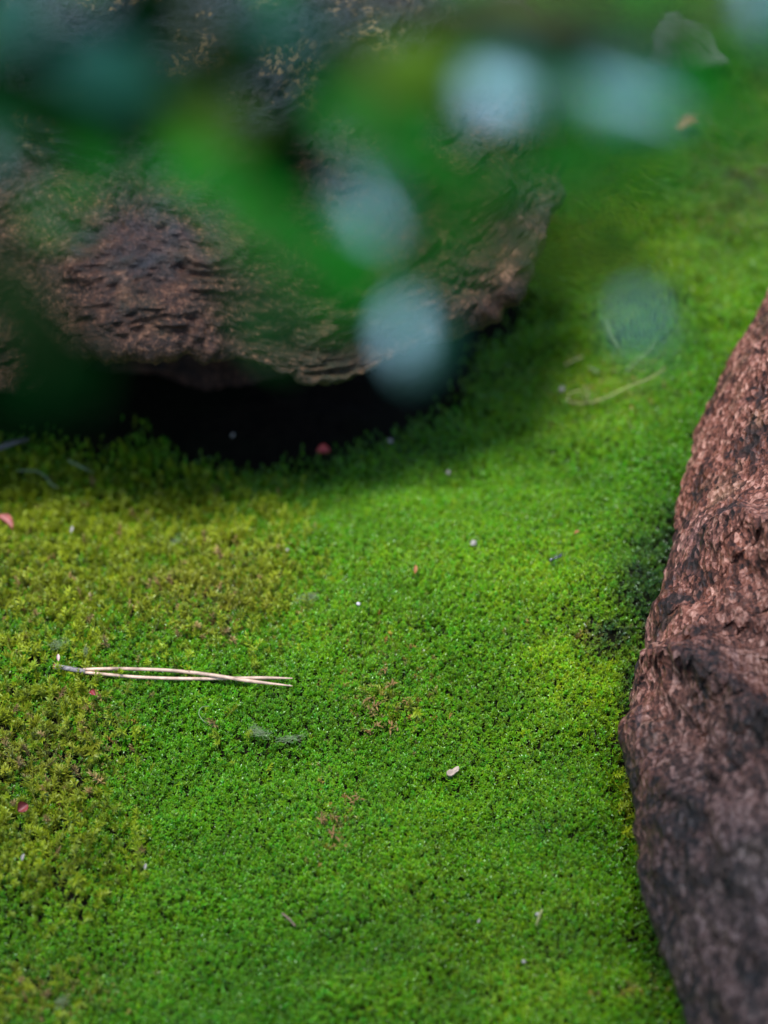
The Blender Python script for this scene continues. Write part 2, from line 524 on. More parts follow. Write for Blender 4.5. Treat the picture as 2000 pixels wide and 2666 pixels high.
# ------------------------------------------------------------------ moss: shoots scattered over the ground
def leaf_strip(base, axis, side, nrm, L, W, curl):
    """a pointed leaf folded along its midrib: 7 vertices, 6 triangles"""
    V = []; T = []
    st = [(0, .35, 0), (.45, 1.0, .10), (1.0, 0, 0)]
    mid = lambda t: base + axis * (L * t) + nrm * (curl * L * t * t)
    V += [mid(0) - side * W * .3 + nrm * .00, mid(0) + side * W * .3]
    V += [mid(.45) - side * W * .5 + nrm * W * .18, mid(.45), mid(.45) + side * W * .5 + nrm * W * .18]
    V += [mid(.78) - side * W * .28 + nrm * W * .08, mid(.78) + side * W * .28 + nrm * W * .08, mid(1.0)]
    T = [(0, 3, 2), (0, 1, 3), (1, 4, 3), (2, 3, 5), (3, 6, 5), (3, 4, 6), (5, 6, 7)]
    return V, T, [0, 0, .35, .3, .35, .7, .7, 1]

def make_shoot(name, H, nl, L, W, up0, up1, stem_r, seed, spread=.35, lean=.2):
    rg = np.random.default_rng(seed)
    V = []; T = []; tip = []
    la = rg.uniform(0, 6.28); top = np.array([math.cos(la) * lean * H, math.sin(la) * lean * H, H])
    for k in range(3):                                   # stem: slim three-sided cone
        a = 2.09 * k
        V.append(np.array([math.cos(a) * stem_r, math.sin(a) * stem_r, -.002]))
    V.append(top); T += [(0, 1, 3), (1, 2, 3), (2, 0, 3)]; tip += [0, 0, 0, 0]
    for i in range(nl):
        t = (i + .5) / nl
        b = top * (spread + (1 - spread) * t)
        a = i * 2.39996 + rg.uniform(-.35, .35)
        el = R(up0 + (up1 - up0) * t + rg.uniform(-14, 14))
        ax = np.array([math.cos(a) * math.cos(el), math.sin(a) * math.cos(el), math.sin(el)])
        sd_ = np.array([-math.sin(a), math.cos(a), 0]); nr = np.cross(ax, sd_)
        if nr[2] < 0: nr = -nr
        sz = (.75 + .45 * math.sin(math.pi * min(1, t * 1.1))) * rg.uniform(.8, 1.2)
        v, tt, tp = leaf_strip(b, ax, sd_, nr, L * sz, W * sz, rg.uniform(-.35, .05))
        o = len(V); V += v; T += [tuple(o + q for q in x) for x in tt]; tip += tp
    me = mesh_np(name, np.array(V), np.array(T), True)
    at = me.attributes.new('tip', 'FLOAT', 'POINT'); at.data.foreach_set('value', np.array(tip, np.float32))
    return bpy.data.objects.new(name, me)

M_CARPET = mat_moss('carpet_moss', .28, .30)
M_FEATHER = mat_moss('feather_moss', .45, .35)
carpet_col = bpy.data.collections.new('carpet_shoots')
feather_col = bpy.data.collections.new('feather_shoots')
for i in range(8):
    s_ = make_shoot('carpet_shoot', .0030, 10, .00098, .00034, 15, 74, .00013, 100 + i)
    s_.data.materials.append(M_CARPET); carpet_col.objects.link(s_)
for i in range(8):
    s_ = make_shoot('feather_shoot', .0050 + .0006 * (i % 3), 26, .0016, .00040, 22, 70, .00022, 200 + i, .15, .35)
    s_.data.materials.append(M_FEATHER); feather_col.objects.link(s_)

def scatter_group(name, coll):
    ng = bpy.data.node_groups.new(name, 'GeometryNodeTree')
    ng.interface.new_socket('Geometry', in_out='INPUT', socket_type='NodeSocketGeometry')
    ng.interface.new_socket('Geometry', in_out='OUTPUT', socket_type='NodeSocketGeometry')
    gi = ng.nodes.new('NodeGroupInput'); go = ng.nodes.new('NodeGroupOutput')
    ci = ng.nodes.new('GeometryNodeCollectionInfo'); ci.inputs[0].default_value = coll
    ci.inputs['Separate Children'].default_value = True; ci.inputs['Reset Children'].default_value = True
    ip = ng.nodes.new('GeometryNodeInstanceOnPoints'); ip.inputs['Pick Instance'].default_value = True
    def na(nm, ty):
        q = ng.nodes.new('GeometryNodeInputNamedAttribute'); q.data_type = ty; q.inputs[0].default_value = nm
        return q.outputs[0]
    e2r = ng.nodes.new('FunctionNodeEulerToRotation')
    ng.links.new(na('rot', 'FLOAT_VECTOR'), e2r.inputs[0])
    ng.links.new(gi.outputs[0], ip.inputs['Points']); ng.links.new(ci.outputs[0], ip.inputs['Instance'])
    ng.links.new(na('pick', 'INT'), ip.inputs['Instance Index'])
    ng.links.new(e2r.outputs[0], ip.inputs['Rotation'])
    ng.links.new(na('scl', 'FLOAT'), ip.inputs['Scale'])
    ng.links.new(ip.outputs[0], go.inputs[0])
    return ng

def moss_object(name, coll, P, rot, scl, colr):
    me = bpy.data.meshes.new(name)
    me.vertices.add(len(P)); me.vertices.foreach_set('co', P.astype(np.float32).ravel())
    def at(nm, ty, arr, key):
        a = me.attributes.new(nm, ty, 'POINT'); a.data.foreach_set(key, arr.ravel())
    at('rot', 'FLOAT_VECTOR', rot.astype(np.float32), 'vector')
    at('scl', 'FLOAT', scl.astype(np.float32), 'value')
    at('pick', 'INT', rng.integers(0, 8, len(P)).astype(np.int32), 'value')
    at('mcol', 'FLOAT_VECTOR', colr.astype(np.float32), 'vector')
    o = link(name, me)
    md = o.modifiers.new('scatter', 'NODES'); md.node_group = scatter_group(name, coll)
    return o

def blobs(px, py, lst):
    r = np.zeros_like(px)
    for cx, cy, rx, ry, wt in lst:
        r = np.maximum(r, wt * np.exp(-((px - cx) / rx) ** 2 - ((py - cy) / ry) ** 2))
    return r

FEATHER = [(60, 1480, 520, 330, 1.1), (520, 1470, 280, 230, 1.0), (60, 1950, 260, 230, 1.1), (80, 2210, 300, 190, 1.0), (60, 2580, 220, 140, .75),
           (330, 1290, 330, 110, .6), (700, 1730, 180, 80, .35), (640, 1950, 260, 140, .34), (1000, 1830, 130, 110, .40), (1640, 2090, 55, 180, 1.0), (880, 1500, 120, 120, .2)]
BROWN = [(560, 1560, 190, 100, .85), (130, 1990, 150, 110, .9), (250, 1870, 90, 90, .5), (60, 1560, 120, 120, .5), (1010, 1810, 120, 110, .42), (880, 2150, 60, 90, .5), (1600, 1665, 140, 35, .7),
         (1655, 2590, 60, 25, .9), (160, 2600, 140, 60, .6), (1950, 420, 160, 160, .6), (1560, 1030, 140, 80, .35), (1450, 420, 160, 200, .25)]  # far right patches: browner moss that also has shade put into it
YELLOW = [(1050, 1550, 420, 330, .42), (1520, 1750, 330, 420, .75), (1700, 650, 350, 330, .7), (1300, 2450, 420, 260, .6), (1550, 1050, 260, 160, .6), (300, 1350, 420, 260, .7), (100, 2300, 300, 300, .6), (800, 1650, 400, 200, .25), (1640, 2090, 80, 220, .8)]
DARK_MOSS_SHADE = [(1690, 1545, 75, 130, 1.2), (1620, 1655, 85, 38, 1.0), (1745, 1400, 45, 90, .9), (1640, 1880, 26, 170, .9), (1575, 1700, 60, 25, .7), (1700, 2420, 30, 200, .6), (1930, 480, 180, 160, .50), (1500, 430, 120, 120, .35), (1850, 200, 200, 90, .4), (1000, 560, 10, 10, 0)]  # dark moss by the slab, painted shade on the far right bank

def build_moss():
    sp = .00092
    xs = np.arange(-.30, .36, sp); ys = np.arange(.40, 1.42, sp)
    X, Y = np.meshgrid(xs, ys, indexing='ij')
    X = X.ravel() + rng.uniform(-.5, .5, X.size) * sp; Y = Y.ravel() + rng.uniform(-.5, .5, X.size) * sp
    a = np.arctan2(Y - BC[1], X - BC[0]); r = np.hypot(X - BC[0], Y - BC[1])
    rl, _ = lip_at(a)
    Z = ground_h(X, Y)
    px, py = project(np.stack([X, Y, Z], -1))
    off = np.interp(np.degrees(a), [-180, -110, -75, -45, 0, 30, 70], [-.048, -.050, -.054, -.040, -.006, .000, -.02])
    wob_ = .009 * vnoise(np.stack([X * 60, Y * 60, X * 0], -1), 77)
    keep = (r > rl + off + wob_) & (X < redge_x(Y) + .012)
    keep &= (px > -320) & (px < 2350) & (py > -350) & (py < 3000)
    X, Y, Z, px, py = X[keep], Y[keep], Z[keep], px[keep], py[keep]
    rk, rlk = r[keep], rl[keep]
    n = len(X)
    p3 = np.stack([X, Y, np.zeros(n)], -1)
    n1 = fbm(p3 * 55, 3, 7); n2 = fbm(p3 * 140, 2, 8); n3 = fbm(p3 * 18, 2, 9); n4 = vnoise(p3 * 330, 10)
    fe = blobs(px, py, FEATHER) * (1 + .35 * n1 + .35 * n2)
    br = np.clip(blobs(px, py, BROWN) * (1 + .8 * n2 + .5 * n4), 0, 1)
    ye = np.clip(blobs(px, py, YELLOW) * (1 + .5 * n1) + .18 * n3 + .08, 0, 1)
    dk = np.clip(blobs(px, py, DARK_MOSS_SHADE) * (1.1 + .6 * n2), 0, 1)
    u = rng.random(n)
    isf = (u < np.clip((fe - .25) * .8, 0, .42))
    thin = rng.random(n)
    isf &= thin < .8
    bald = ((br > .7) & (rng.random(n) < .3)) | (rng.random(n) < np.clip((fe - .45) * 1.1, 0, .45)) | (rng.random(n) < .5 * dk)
    edge = sstep(.028, .0, rk - (rlk + (off + wob_)[keep]))  # moss thins here so a black soil strip stands in for shade
    bald |= rng.random(n) < edge * .95
    isf &= ~(rng.random(n) < edge)
    gap = (fbm(p3 * 150, 2, 12) > .50) & (fe > .42) & (rng.random(n) < .45)
    isf &= ~gap; bald |= gap
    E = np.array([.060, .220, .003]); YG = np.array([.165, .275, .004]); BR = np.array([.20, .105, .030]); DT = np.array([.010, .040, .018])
    c = E * (1 - ye[:, None]) + YG * ye[:, None]
    rb = (rng.random(n) < br * .75)[:, None] * rng.uniform(.4, 1, (n, 1))
    c = c * (1 - rb) + BR * rb * rng.uniform(.5, 1.5, (n, 1))
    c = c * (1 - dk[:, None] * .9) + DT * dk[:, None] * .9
    c *= np.clip(1 + .10 * n2 + .14 * n1 + .12 * n3 + rng.normal(0, .20, n), .35, 1.9)[:, None]
    c[:, 0] *= np.clip(1 + rng.normal(0, .25, n), .4, 2)
    fc = np.array([.225, .245, .006]) * (1 - .5 * (br[:, None])) + np.array([.20, .14, .02]) * (.5 * br[:, None])
    fc = fc * np.clip(1 + .25 * n2 + rng.normal(0, .22, n), .4, 1.9)[:, None]
    fc = np.where((fe < .62)[:, None], fc * np.array([.9, 1.0, 1.0]), fc)
    dead = (rng.random(n) < .03 + .08 * br)
    fc[dead] = np.array([.34, .19, .07]) * rng.uniform(.6, 1.2, (dead.sum(), 1))
    gx = (ground_h(X + .002, Y) - ground_h(X - .002, Y)) / .004; gy = (ground_h(X, Y + .002) - ground_h(X, Y - .002)) / .004
    def emit(name, coll, m, tilt, s0, s1, col, sink):
        k = m.sum()
        rot = np.stack([gy[m] + rng.normal(0, tilt, k), -gx[m] + rng.normal(0, tilt, k), rng.uniform(0, 6.28, k)], -1)
        s = rng.uniform(s0, s1, k) * (1 + .12 * n2[m])
        P = np.stack([X[m], Y[m], Z[m] + rng.uniform(-sink, sink, k) + .0004 * n1[m]], -1)
        return moss_object(name, coll, P, rot, s, col[m])
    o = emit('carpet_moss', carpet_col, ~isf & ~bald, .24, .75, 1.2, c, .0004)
    tag(o, 'carpet of short bright green moss covering the ground between the rocks', 'moss', kind='stuff')
    mf = isf & (rng.random(n) < .75)
    o = emit('feather_moss', feather_col, mf, .42, .65, 1.2, fc, .001)
    tag(o, 'taller yellowish olive feathery moss growing in patches among the short moss', 'moss', kind='stuff')
    print('moss shoots', int((~isf & ~bald).sum()), int(mf.sum()))
build_moss()

# ------------------------------------------------------------------ pine needles
def build_needles():
    M_needle = simple('dry_needle', (.40, .25, .17), .5, .55, 260, .3)
    M_sheath = simple('needle_sheath', (.15, .12, .11), .75, .6, 900)
    M_tip = simple('needle_scar', (.16, .03, .02), .6)
    base = at_ground(148, 1737, .0046)
    root = empty('pine_needle', base)
    b = np.array(base)
    def path(pts, n):
        return spline([at_ground(x, y, l) - b for x, y, l in pts], n)
    sh = path([(143, 1735, .0038), (180, 1741, .0043), (222, 1748, .0048)], 12)
    link('sheath', tube(sh, np.linspace(.00085, .00072, 12), 10), M_sheath, root)
    link('needle_base', tube(np.vstack([sh[0] + (sh[0] - sh[1]) * .9, sh[0] + (sh[0] - sh[1]) * .5, sh[0] + (sh[1] - sh[0]) * .3]), [.0005, .0009, .00098], 10), M_tip, root)
    p1 = path([(217, 1743, .0050), (290, 1741, .0052), (362, 1742, .0054), (450, 1746, .0054), (542, 1756, .0052), (651, 1773, .0046), (762, 1786, .0042)], 60)
    p2 = path([(217, 1750, .0044), (290, 1757, .0042), (362, 1763, .0040), (482, 1767, .0040), (603, 1766, .0038), (690, 1765, .0042), (762, 1766, .0046)], 60)
    taper = np.concatenate([np.linspace(.00050, .00058, 50), np.linspace(.00056, .00015, 10)])
    link('needle', tube(p1, taper, 8), M_needle, root)
    link('needle', tube(p2, taper * .95, 8), M_needle, root)
    tag(root, 'pair of pale dry pine needles joined in a grey sheath lying on moss', 'pine needle')
build_needles()

# ------------------------------------------------------------------ small litter on the moss
def blade_mesh(L, W, cup, nl=14, nw=7, notch=0.0, shape=1.0, thick=.00018):
    u = np.linspace(0, 1, nl); v = np.linspace(-1, 1, nw)
    U, Vv = np.meshgrid(u, v, indexing='ij')
    wd = W * .5 * np.sin(np.pi * np.clip(U, .0, 1) ** shape) ** .75 + 1e-5
    X = (U - .5) * L; Y = Vv * wd
    Z = cup * (Vv ** 2) * W * (wd / W * 2) - .12 * L * (U - .5) ** 2 * 4 * cup
    top = np.stack([X, Y, Z + thick], -1).reshape(-1, 3); bot = np.stack([X, Y, Z - thick], -1).reshape(-1, 3)
    f = grid_faces(nl, nw); n = nl * nw
    V = np.vstack([top, bot]); Fc = [tuple(q) for q in f] + [tuple((q + n)[::-1]) for q in f]
    for i in range(nl - 1):
        for j in (0, nw - 1):
            a, b2 = i * nw + j, (i + 1) * nw + j
            Fc.append((a, a + n, b2 + n, b2))
    for j in range(nw - 1):
        for i in (0, nl - 1):
            a, b2 = i * nw + j, i * nw + j + 1
            Fc.append((a, b2, b2 + n, a + n))
    me = bpy.data.meshes.new('blade'); me.from_pydata([tuple(q) for q in V], [], Fc)
    for p in me.polygons: p.use_smooth = True
    return me

def pebble_mesh(r, seed, sq=(1, .85, .75), sub=3):
    bm = bmesh.new(); bmesh.ops.create_icosphere(bm, subdivisions=sub, radius=1)
    co = np.array([v.co[:] for v in bm.verts])
    k = 1 + .22 * fbm(co * 1.4 + seed * 3.1, 3, seed)
    for v, kk in zip(bm.verts, k): v.co = Vector(v.co * float(kk) * r) * 1; v.co.x *= sq[0]; v.co.y *= sq[1]; v.co.z *= sq[2]
    me = bpy.data.meshes.new('grain'); bm.to_mesh(me); bm.free()
    for p in me.polygons: p.use_smooth = True
    return me

M_red = simple('red_scale', (.36, .055, .040), .30, .35, 500, .7)
M_pink = simple('pink_scale', (.50, .30, .27), .4, .3, 500, .5)
M_white = simple('pale_grain', (.25, .21, .17), .55, .15, 800)
M_tan = simple('tan_chip', (.29, .20, .14), .7, .35, 700)
M_orange = simple('orange_bit', (.26, .09, .025), .6, .3, 500)
M_twig = simple('brown_twig', (.12, .07, .045), .8, .4, 600)
M_lint = simple('pale_lint', (.20, .24, .11), .8, .2, 600, trans=.3)
M_root = simple('straw_fibre', (.20, .19, .06), .7, .3, 500)
M_black = simple('black_shell', (.010, .010, .012), .22, .2, 900, .8)
M_amber = simple('dead_frond', (.15, .075, .014), .7, .4, 700)

def place(o, px, py, lift, rz=0, rx=0, ry=0):
    o.location = at_ground(px, py, lift); o.rotation_euler = (R(rx), R(ry), R(rz)); return o

def scale_leaf(px, py, L, W, rz, rx, ry, lift, label, mat=M_red):
    o = link('bud_scale', blade_mesh(L, W, .55), mat)
    place(o, px, py, lift, rz, rx, ry)
    tag(o, label, 'bud scale', 'fallen bud scales')
    return o
scale_leaf(12, 1358, .0078, .0036, -38, -18, 10, .0065, 'pink and red folded bud scale standing on feathery olive moss', simple('rosy_scale', (.26, .06, .045), .5, .5, 260, .35))
scale_leaf(842, 1174, .0047, .0034, 4, 20, 0, .0050, 'small bright red bud scale in the dark edge of the boulder shade', simple('bright_red_scale', (.40, .05, .04), .5, .35, 400, .35))
scale_leaf(243, 1804, .0026, .0018, -55, 25, 0, .0062, 'tiny dark red bud scale just below the pine needle sheath', simple('dark_red_scale', (.20, .022, .018), .3, .3, 500, .7))
scale_leaf(60, 2103, .0036, .0034, 35, 30, -15, .0068, 'maroon bud scale with an orange corner on olive moss', simple('maroon_scale', (.15, .022, .018), .5, .5, 300, .35))

def grain(px, py, r, mat, label, lift=.0036, seed=0, cat='grain', grp='pale grains lying on the moss', name='sand_grain'):
    o = link(name, pebble_mesh(r, seed), mat)
    place(o, px, py, lift, seed * 47, seed * 31)
    tag(o, label, cat, grp)
    return o
grain(1233, 1414, .00125, M_white, 'round cream grain on bright green moss, biggest of the pale grains', seed=1)
grain(1168, 1230, .0009, M_white, 'white grain on bright green moss out past the round cream grain', seed=2)
grain(1016, 1147, .0010, M_white, 'white grain at the dark rim of the boulder shade', seed=3)
grain(1463, 1014, .0011, M_white, 'white grain beside the coil of pale straw fibres', seed=4, lift=.0046)
grain(748, 1432, .0007, M_white, 'beige grain where feathery moss thins into the bright carpet', seed=5)
grain(933, 1572, .0007, simple('grey_grain', (.40, .34, .34), .6), 'pinkish grey grain on the open green carpet', seed=6)
grain(1364, 2504, .0006, M_white, 'tiny white grain on plain carpet moss far down from the tan chip', seed=7)
grain(1400, 2380, .0007, M_white, 'small white grain near a dry moss stalk by the slab', seed=8, lift=.005)
grain(606, 1133, .0008, M_white, 'dim pale grain deep in the boulder shade', seed=9)

# tan chip: two joined lobes
def chip():
    out = [(-.0021, -.0006), (-.0019, .0004), (-.0010, .0010), (-.0002, .0009), (.0003, .0013), (.0011, .0018), (.0019, .0019), (.0020, .0009), (.0016, .0002), (.0006, -.0003), (.0001, -.0009), (-.0008, -.0013), (-.0017, -.0012)]
    bm = bmesh.new(); rg = random.Random(3)
    up = [bm.verts.new((x, y, .0004 + rg.uniform(-.0001, .0002) + .12 * abs(x))) for x, y in out]
    dn = [bm.verts.new((x * .96, y * .96, -.0002 + .12 * abs(x))) for x, y in out]
    c1 = bm.verts.new((-.0003, .0002, .00025)); c2 = bm.verts.new((0, 0, -.0003)); n = len(out)
    for i in range(n):
        j = (i + 1) % n
        bm.faces.new((up[i], up[j], c1)); bm.faces.new((dn[j], dn[i], c2)); bm.faces.new((up[j], up[i], dn[i], dn[j]))
    bmesh.ops.recalc_face_normals(bm, faces=bm.faces)
    me = bpy.data.meshes.new('chip'); bm.to_mesh(me); bm.free()
    o = link('bark_chip', me, M_tan); place(o, 1180, 2012, .0044, 8, 12, 0)
    tag(o, 'curled tan bark chip of two lobes resting on green moss', 'bark chip')
chip()

# white husks
def husk(px, py, L, rz, label, mat=M_white, lift=.006, rx=0):
    o = link('seed_husk', blade_mesh(L, L * .42, .5, 10, 5), mat); place(o, px, py, lift, rz, rx, -35)
    tag(o, label, 'seed husk', 'tiny husks caught in the moss')
husk(60, 2232, .0022, 70, 'white pointed husk upright in olive moss below the maroon scale')
husk(379, 2256, .0020, 80, 'thin white husk at the border of olive moss and green carpet')
husk(1247, 2398, .0014, 60, 'slim white husk in the green carpet between dark tufts')
husk(186, 1378, .0026, 75, 'whitish husk standing in bright feathery moss', rx=20)
husk(1082, 1482, .0030, 85, 'rusty orange husk sticking up from the open green carpet', M_orange, .0052)
husk(1502, 1386, .0020, 10, 'yellow orange husk near the black ant', M_orange, .0045)
husk(152, 1712, .0024, 95, 'pinkish husk standing beside the sheath of the pine needles', M_pink, .006)

def frond(px, py, L, rz, label, seed):
    L = L * .8
    """a withered brown moss tip: a few curled scales on a stalk, one mesh"""
    rg = np.random.default_rng(seed); V = []; T = []
    for i in range(9):
        a = rg.uniform(0, 6.28); el = R(rg.uniform(-5, 60)); b = np.array([rg.normal(0, .25), rg.normal(0, .18), rg.uniform(0, .3)]) * L
        ax = np.array([math.cos(a) * math.cos(el), math.sin(a) * math.cos(el), math.sin(el)]); sd_ = np.array([-math.sin(a), math.cos(a), 0]); nr = np.cross(ax, sd_)
        v, t, _ = leaf_strip(b, ax, sd_, nr, L * rg.uniform(.5, .9), L * .22, rg.uniform(-.6, .3))
        k = len(V); V += v; T += [tuple(k + q for q in x) for x in t]
    me = mesh_np('frond', np.array(V), np.array(T))
    o = link('withered_moss_tip', me, M_amber); place(o, px, py, .0036, rz)
    tag(o, label, 'withered moss', 'withered brown moss tips')
for i, (x, y, L) in enumerate([(962, 1822, .0034), (1020, 1782, .0030), (1060, 1828, .0030), (1020, 1895, .0036), (985, 1888, .0026), (960, 1905, .0026), (1000, 1745, .0026), (978, 1840, .003)]):
    frond(x, y, L, i * 50, 'withered amber moss tip in the scattered cluster between the needles and the tan chip', 300 + i)
for i, (x, y, L) in enumerate([(870, 2132, .0034), (838, 2135, .0028), (868, 2175, .0040), (925, 2085, .0034)]):
    frond(x, y, L, i * 70, 'withered brown moss tip in the small clump below the cream lint', 320 + i)

# thin fibres and rootlets
def fibre(pts, r, mat, name, label, cat, grp=None, n=40):
    b = at_ground(*pts[0]); P = spline([at_ground(*q) - b for q in pts], n)
    o = link(name, tube(P, np.concatenate([np.full(n - 6, r), np.linspace(r, r * .3, 6)]), 6), mat); o.location = b
    tag(o, label, cat, grp); return o
fibre([(1730, 960, .006), (1690, 985, .007), (1640, 1005, .006), (1590, 1030, .0055), (1555, 1043, .005), (1515, 1050, .005), (1480, 1045, .006), (1484, 1025, .0075), (1510, 1018, .0065), (1530, 1030, .005)], .00028, M_root, 'straw_fibre', 'long pale straw fibre ending in a coil on the moss', 'fibre', 'straw fibres')
fibre([(1520, 1005, .006), (1530, 1020, .0075), (1531, 1035, .007), (1528, 1050, .005)], .00026, M_root, 'straw_fibre', 'short bent straw fibre crossing the coil of the long one', 'fibre', 'straw fibres')
fibre([(1470, 950, .005), (1495, 938, .0065), (1520, 928, .005)], .0004, M_root, 'straw_fibre', 'stubby thick straw fibre on yellowish moss near the coil', 'fibre', 'straw fibres')
fibre([(1535, 958, .005), (1548, 964, .006), (1560, 970, .005)], .0004, M_lint, 'straw_fibre', 'shortest stub of straw fibre, whitish, near the coil', 'fibre', 'straw fibres')
fibre([(1630, 970, .006), (1655, 940, .008), (1685, 915, .008), (1705, 885, .006)], .00024, M_lint, 'straw_fibre', 'thin whitish fibre with a bend on the moss bank', 'fibre', 'straw fibres')
fibre([(1580, 830, .006), (1588, 860, .009), (1600, 885, .008), (1615, 905, .006)], .00024, M_lint, 'straw_fibre', 'thin whitish fibre standing in a curve on the moss bank', 'fibre', 'straw fibres')
fibre([(545, 1838, .005), (525, 1842, .0065), (518, 1858, .0066), (528, 1875, .006), (540, 1884, .0045)], .00014, M_lint, 'white_hair', 'fine curled white hair on green moss below the pine needles', 'hair')
fibre([(735, 2378, .0045), (748, 2388, .0052), (758, 2398, .005), (770, 2412, .0042)], .00034, M_twig, 'twig', 'short dark brown twig lying on the plain carpet moss', 'twig')
fibre([(-40, 1185, .006), (0, 1165, .009), (40, 1150, .010), (75, 1140, .006)], .0011, simple('grey_twig', (.09, .075, .07), .8), 'twig', 'grey weathered twig poking out of the shade under the boulder', 'twig')
fibre([(40, 1226, .0045), (90, 1226, .0065), (118, 1240, .0065), (135, 1262, .0055), (155, 1272, .0045)], .0003, M_lint, 'lichen_strand', 'pale green strand bent over dark mossy ground by the boulder', 'strand', 'pale strands')
fibre([(178, 1198, .005), (205, 1212, .0065), (245, 1230, .005)], .0004, M_lint, 'lichen_strand', 'straight pale strand in dim moss by the boulder', 'strand', 'pale strands')
fibre([(1412, 2368, .006), (1402, 2392, .006), (1396, 2412, .004)], .00035, M_root, 'straw_fibre', 'dry yellowish moss stalk standing near the slab', 'fibre', 'straw fibres')

# tufts of lint: many crossing hairs, one mesh each
def lint(px, py, sx, sy, rz, n, label, seed):
    rg = np.random.default_rng(seed); bm = bmesh.new()
    for i in range(n):
        c = np.array([rg.normal(0, .35) * sx, rg.normal(0, .35) * sy, rg.uniform(0, .0012)])
        a = rg.uniform(-.9, .9); Ld = np.array([math.cos(a), math.sin(a), rg.uniform(-.2, .2)]) * sx * rg.uniform(.2, .5)
        bend = rg.normal(0, .2, 3) * sx * .5
        pts = spline([c - Ld, c + bend, c + Ld], 7)
        bm.from_mesh(tube(pts, .00004, 3, False))
    me = bpy.data.meshes.new('lint'); bm.to_mesh(me); bm.free()
    o = link('lint_tuft', me, M_lint); place(o, px, py, .0046, rz)
    tag(o, label, 'lint', 'tufts of pale lint')
lint(676, 1908, .0045, .0022, -28, 60, 'cream tuft of lint like a smudge on the green carpet', 1)
lint(755, 1926, .0050, .0010, 12, 40, 'bluish white streak of lint lying next to the cream tuft', 2)
lint(455, 1412, .0040, .0014, 55, 30, 'pale wisp of lint on the brownish feathery moss', 3)
lint(222, 1700, .0030, .0012, 85, 30, 'whitish wisp of lint above the pine needle sheath', 4)
lint(150, 1680, .0040, .0020, 20, 36, 'grey wisp of lint in dark gaps of the olive moss', 5)
lint(800, 1560, .0045, .0022, 10, 34, 'faint grey green wisp of lint on the carpet by the grains', 6)
lint(160, 2610, .0030, .0020, 40, 34, 'pale wisp of lint among brownish olive tufts', 7)

# ant: one body, six legs, two antennae
def ant():
    root = empty('ant', at_ground(1448, 1452, .0052)); root.rotation_euler = (0, R(-4), R(24))
    st = [(-.0026, .00012), (-.0022, .00050), (-.0017, .00066), (-.0012, .00052), (-.0009, .00022), (-.0007, .00016), (-.0005, .00034), (0, .00044), (.0005, .00034), (.0008, .00014), (.0010, .00030), (.0014, .00058), (.0019, .00054), (.0023, .00020)]
    pts = [(x, 0, .0002 * math.sin(x * 900)) for x, _ in st]
    bme = tube(spline(pts, 56), np.interp(np.linspace(0, len(st) - 1, 56), np.arange(len(st)), [r for _, r in st]), 14)
    link('body', bme, M_black, root)
    for s in (-1, 1):
        for x0, dx in ((.0004, .0012), (0, 0), (-.0004, -.0013)):
            p = spline([(x0, s * .0002, -.0001), (x0 + dx * .5, s * .0011, .0006), (x0 + dx, s * .0019, -.0008), (x0 + dx * 1.2, s * .0023, -.0012)], 10)
            link('leg', tube(p, np.linspace(.00010, .00005, 10), 6), M_black, root)
        p = spline([(.0022, s * .00015, .0001), (.0028, s * .0006, .0005), (.0034, s * .0009, .0001)], 8)
        link('antenna', tube(p, .00006, 6), M_black, root)
    tag(root, 'glossy black ant walking on the green moss', 'ant')
ant()

# dead leaf far back, triangular and pale, with thin raised dark marks
def dead_leaf():
    root = empty('dead_leaf', at_ground(1770, 130, .008))
    nu, nv = 26, 26
    U, V = np.meshgrid(np.linspace(0, 1, nu), np.linspace(-1, 1, nv), indexing='ij')
    L, W = .034, .034
    wid = W * .5 * (1.02 - .85 * U) * (1 - .12 * np.sin(9 * U))
    X = V * wid; Y = U * L - .012; Z = .004 * np.abs(V) * (1 - U) + .003 * np.sin(4 * U) + .0012 * vnoise(np.stack([X * 200, Y * 200, X * 0], -1), 3)
    top = np.stack([X, Y, Z], -1).reshape(-1, 3)
    me = mesh_np('dead_leaf_blade', top, grid_faces(nu, nv))
    b = link('blade', me, simple('bleached_leaf', (.14, .12, .105), .6, .25, 160), root)
    md = b.modifiers.new('thick', 'SOLIDIFY'); md.thickness = .0004
    Mv = simple('leaf_mark', (.10, .10, .07), .7)
    zz_ = lambda x, y: .0016 + .003 * math.sin(4 * (y + .012) / L) + .004 * abs(x) / W * 1.2
    for pts in ([(.002, -.012), (.001, 0), (.003, .012), (.002, .021)], [(.001, .002), (-.006, -.003), (-.011, -.007)], [(.001, .004), (.006, -.002), (.010, -.008)]):
        link('dark_mark', tube(spline([(x, y, zz_(x, y)) for x, y in pts], 14), np.linspace(.0009, .0004, 14), 6), Mv, root)
    root.rotation_euler = (R(14), R(4), R(8))
    tag(root, 'bleached triangular dead leaf with dark marks on the moss bank', 'dead leaf')
dead_leaf()
o = link('curled_leaf', blade_mesh(.013, .0055, .7, 16, 7), simple('rusty_leaf', (.42, .20, .08), .6, .3, 200))
place(o, 1790, 322, .007, 38, 10, 0)
tag(o, 'small rusty curled leaf on the moss below the bleached dead leaf', 'dead leaf')

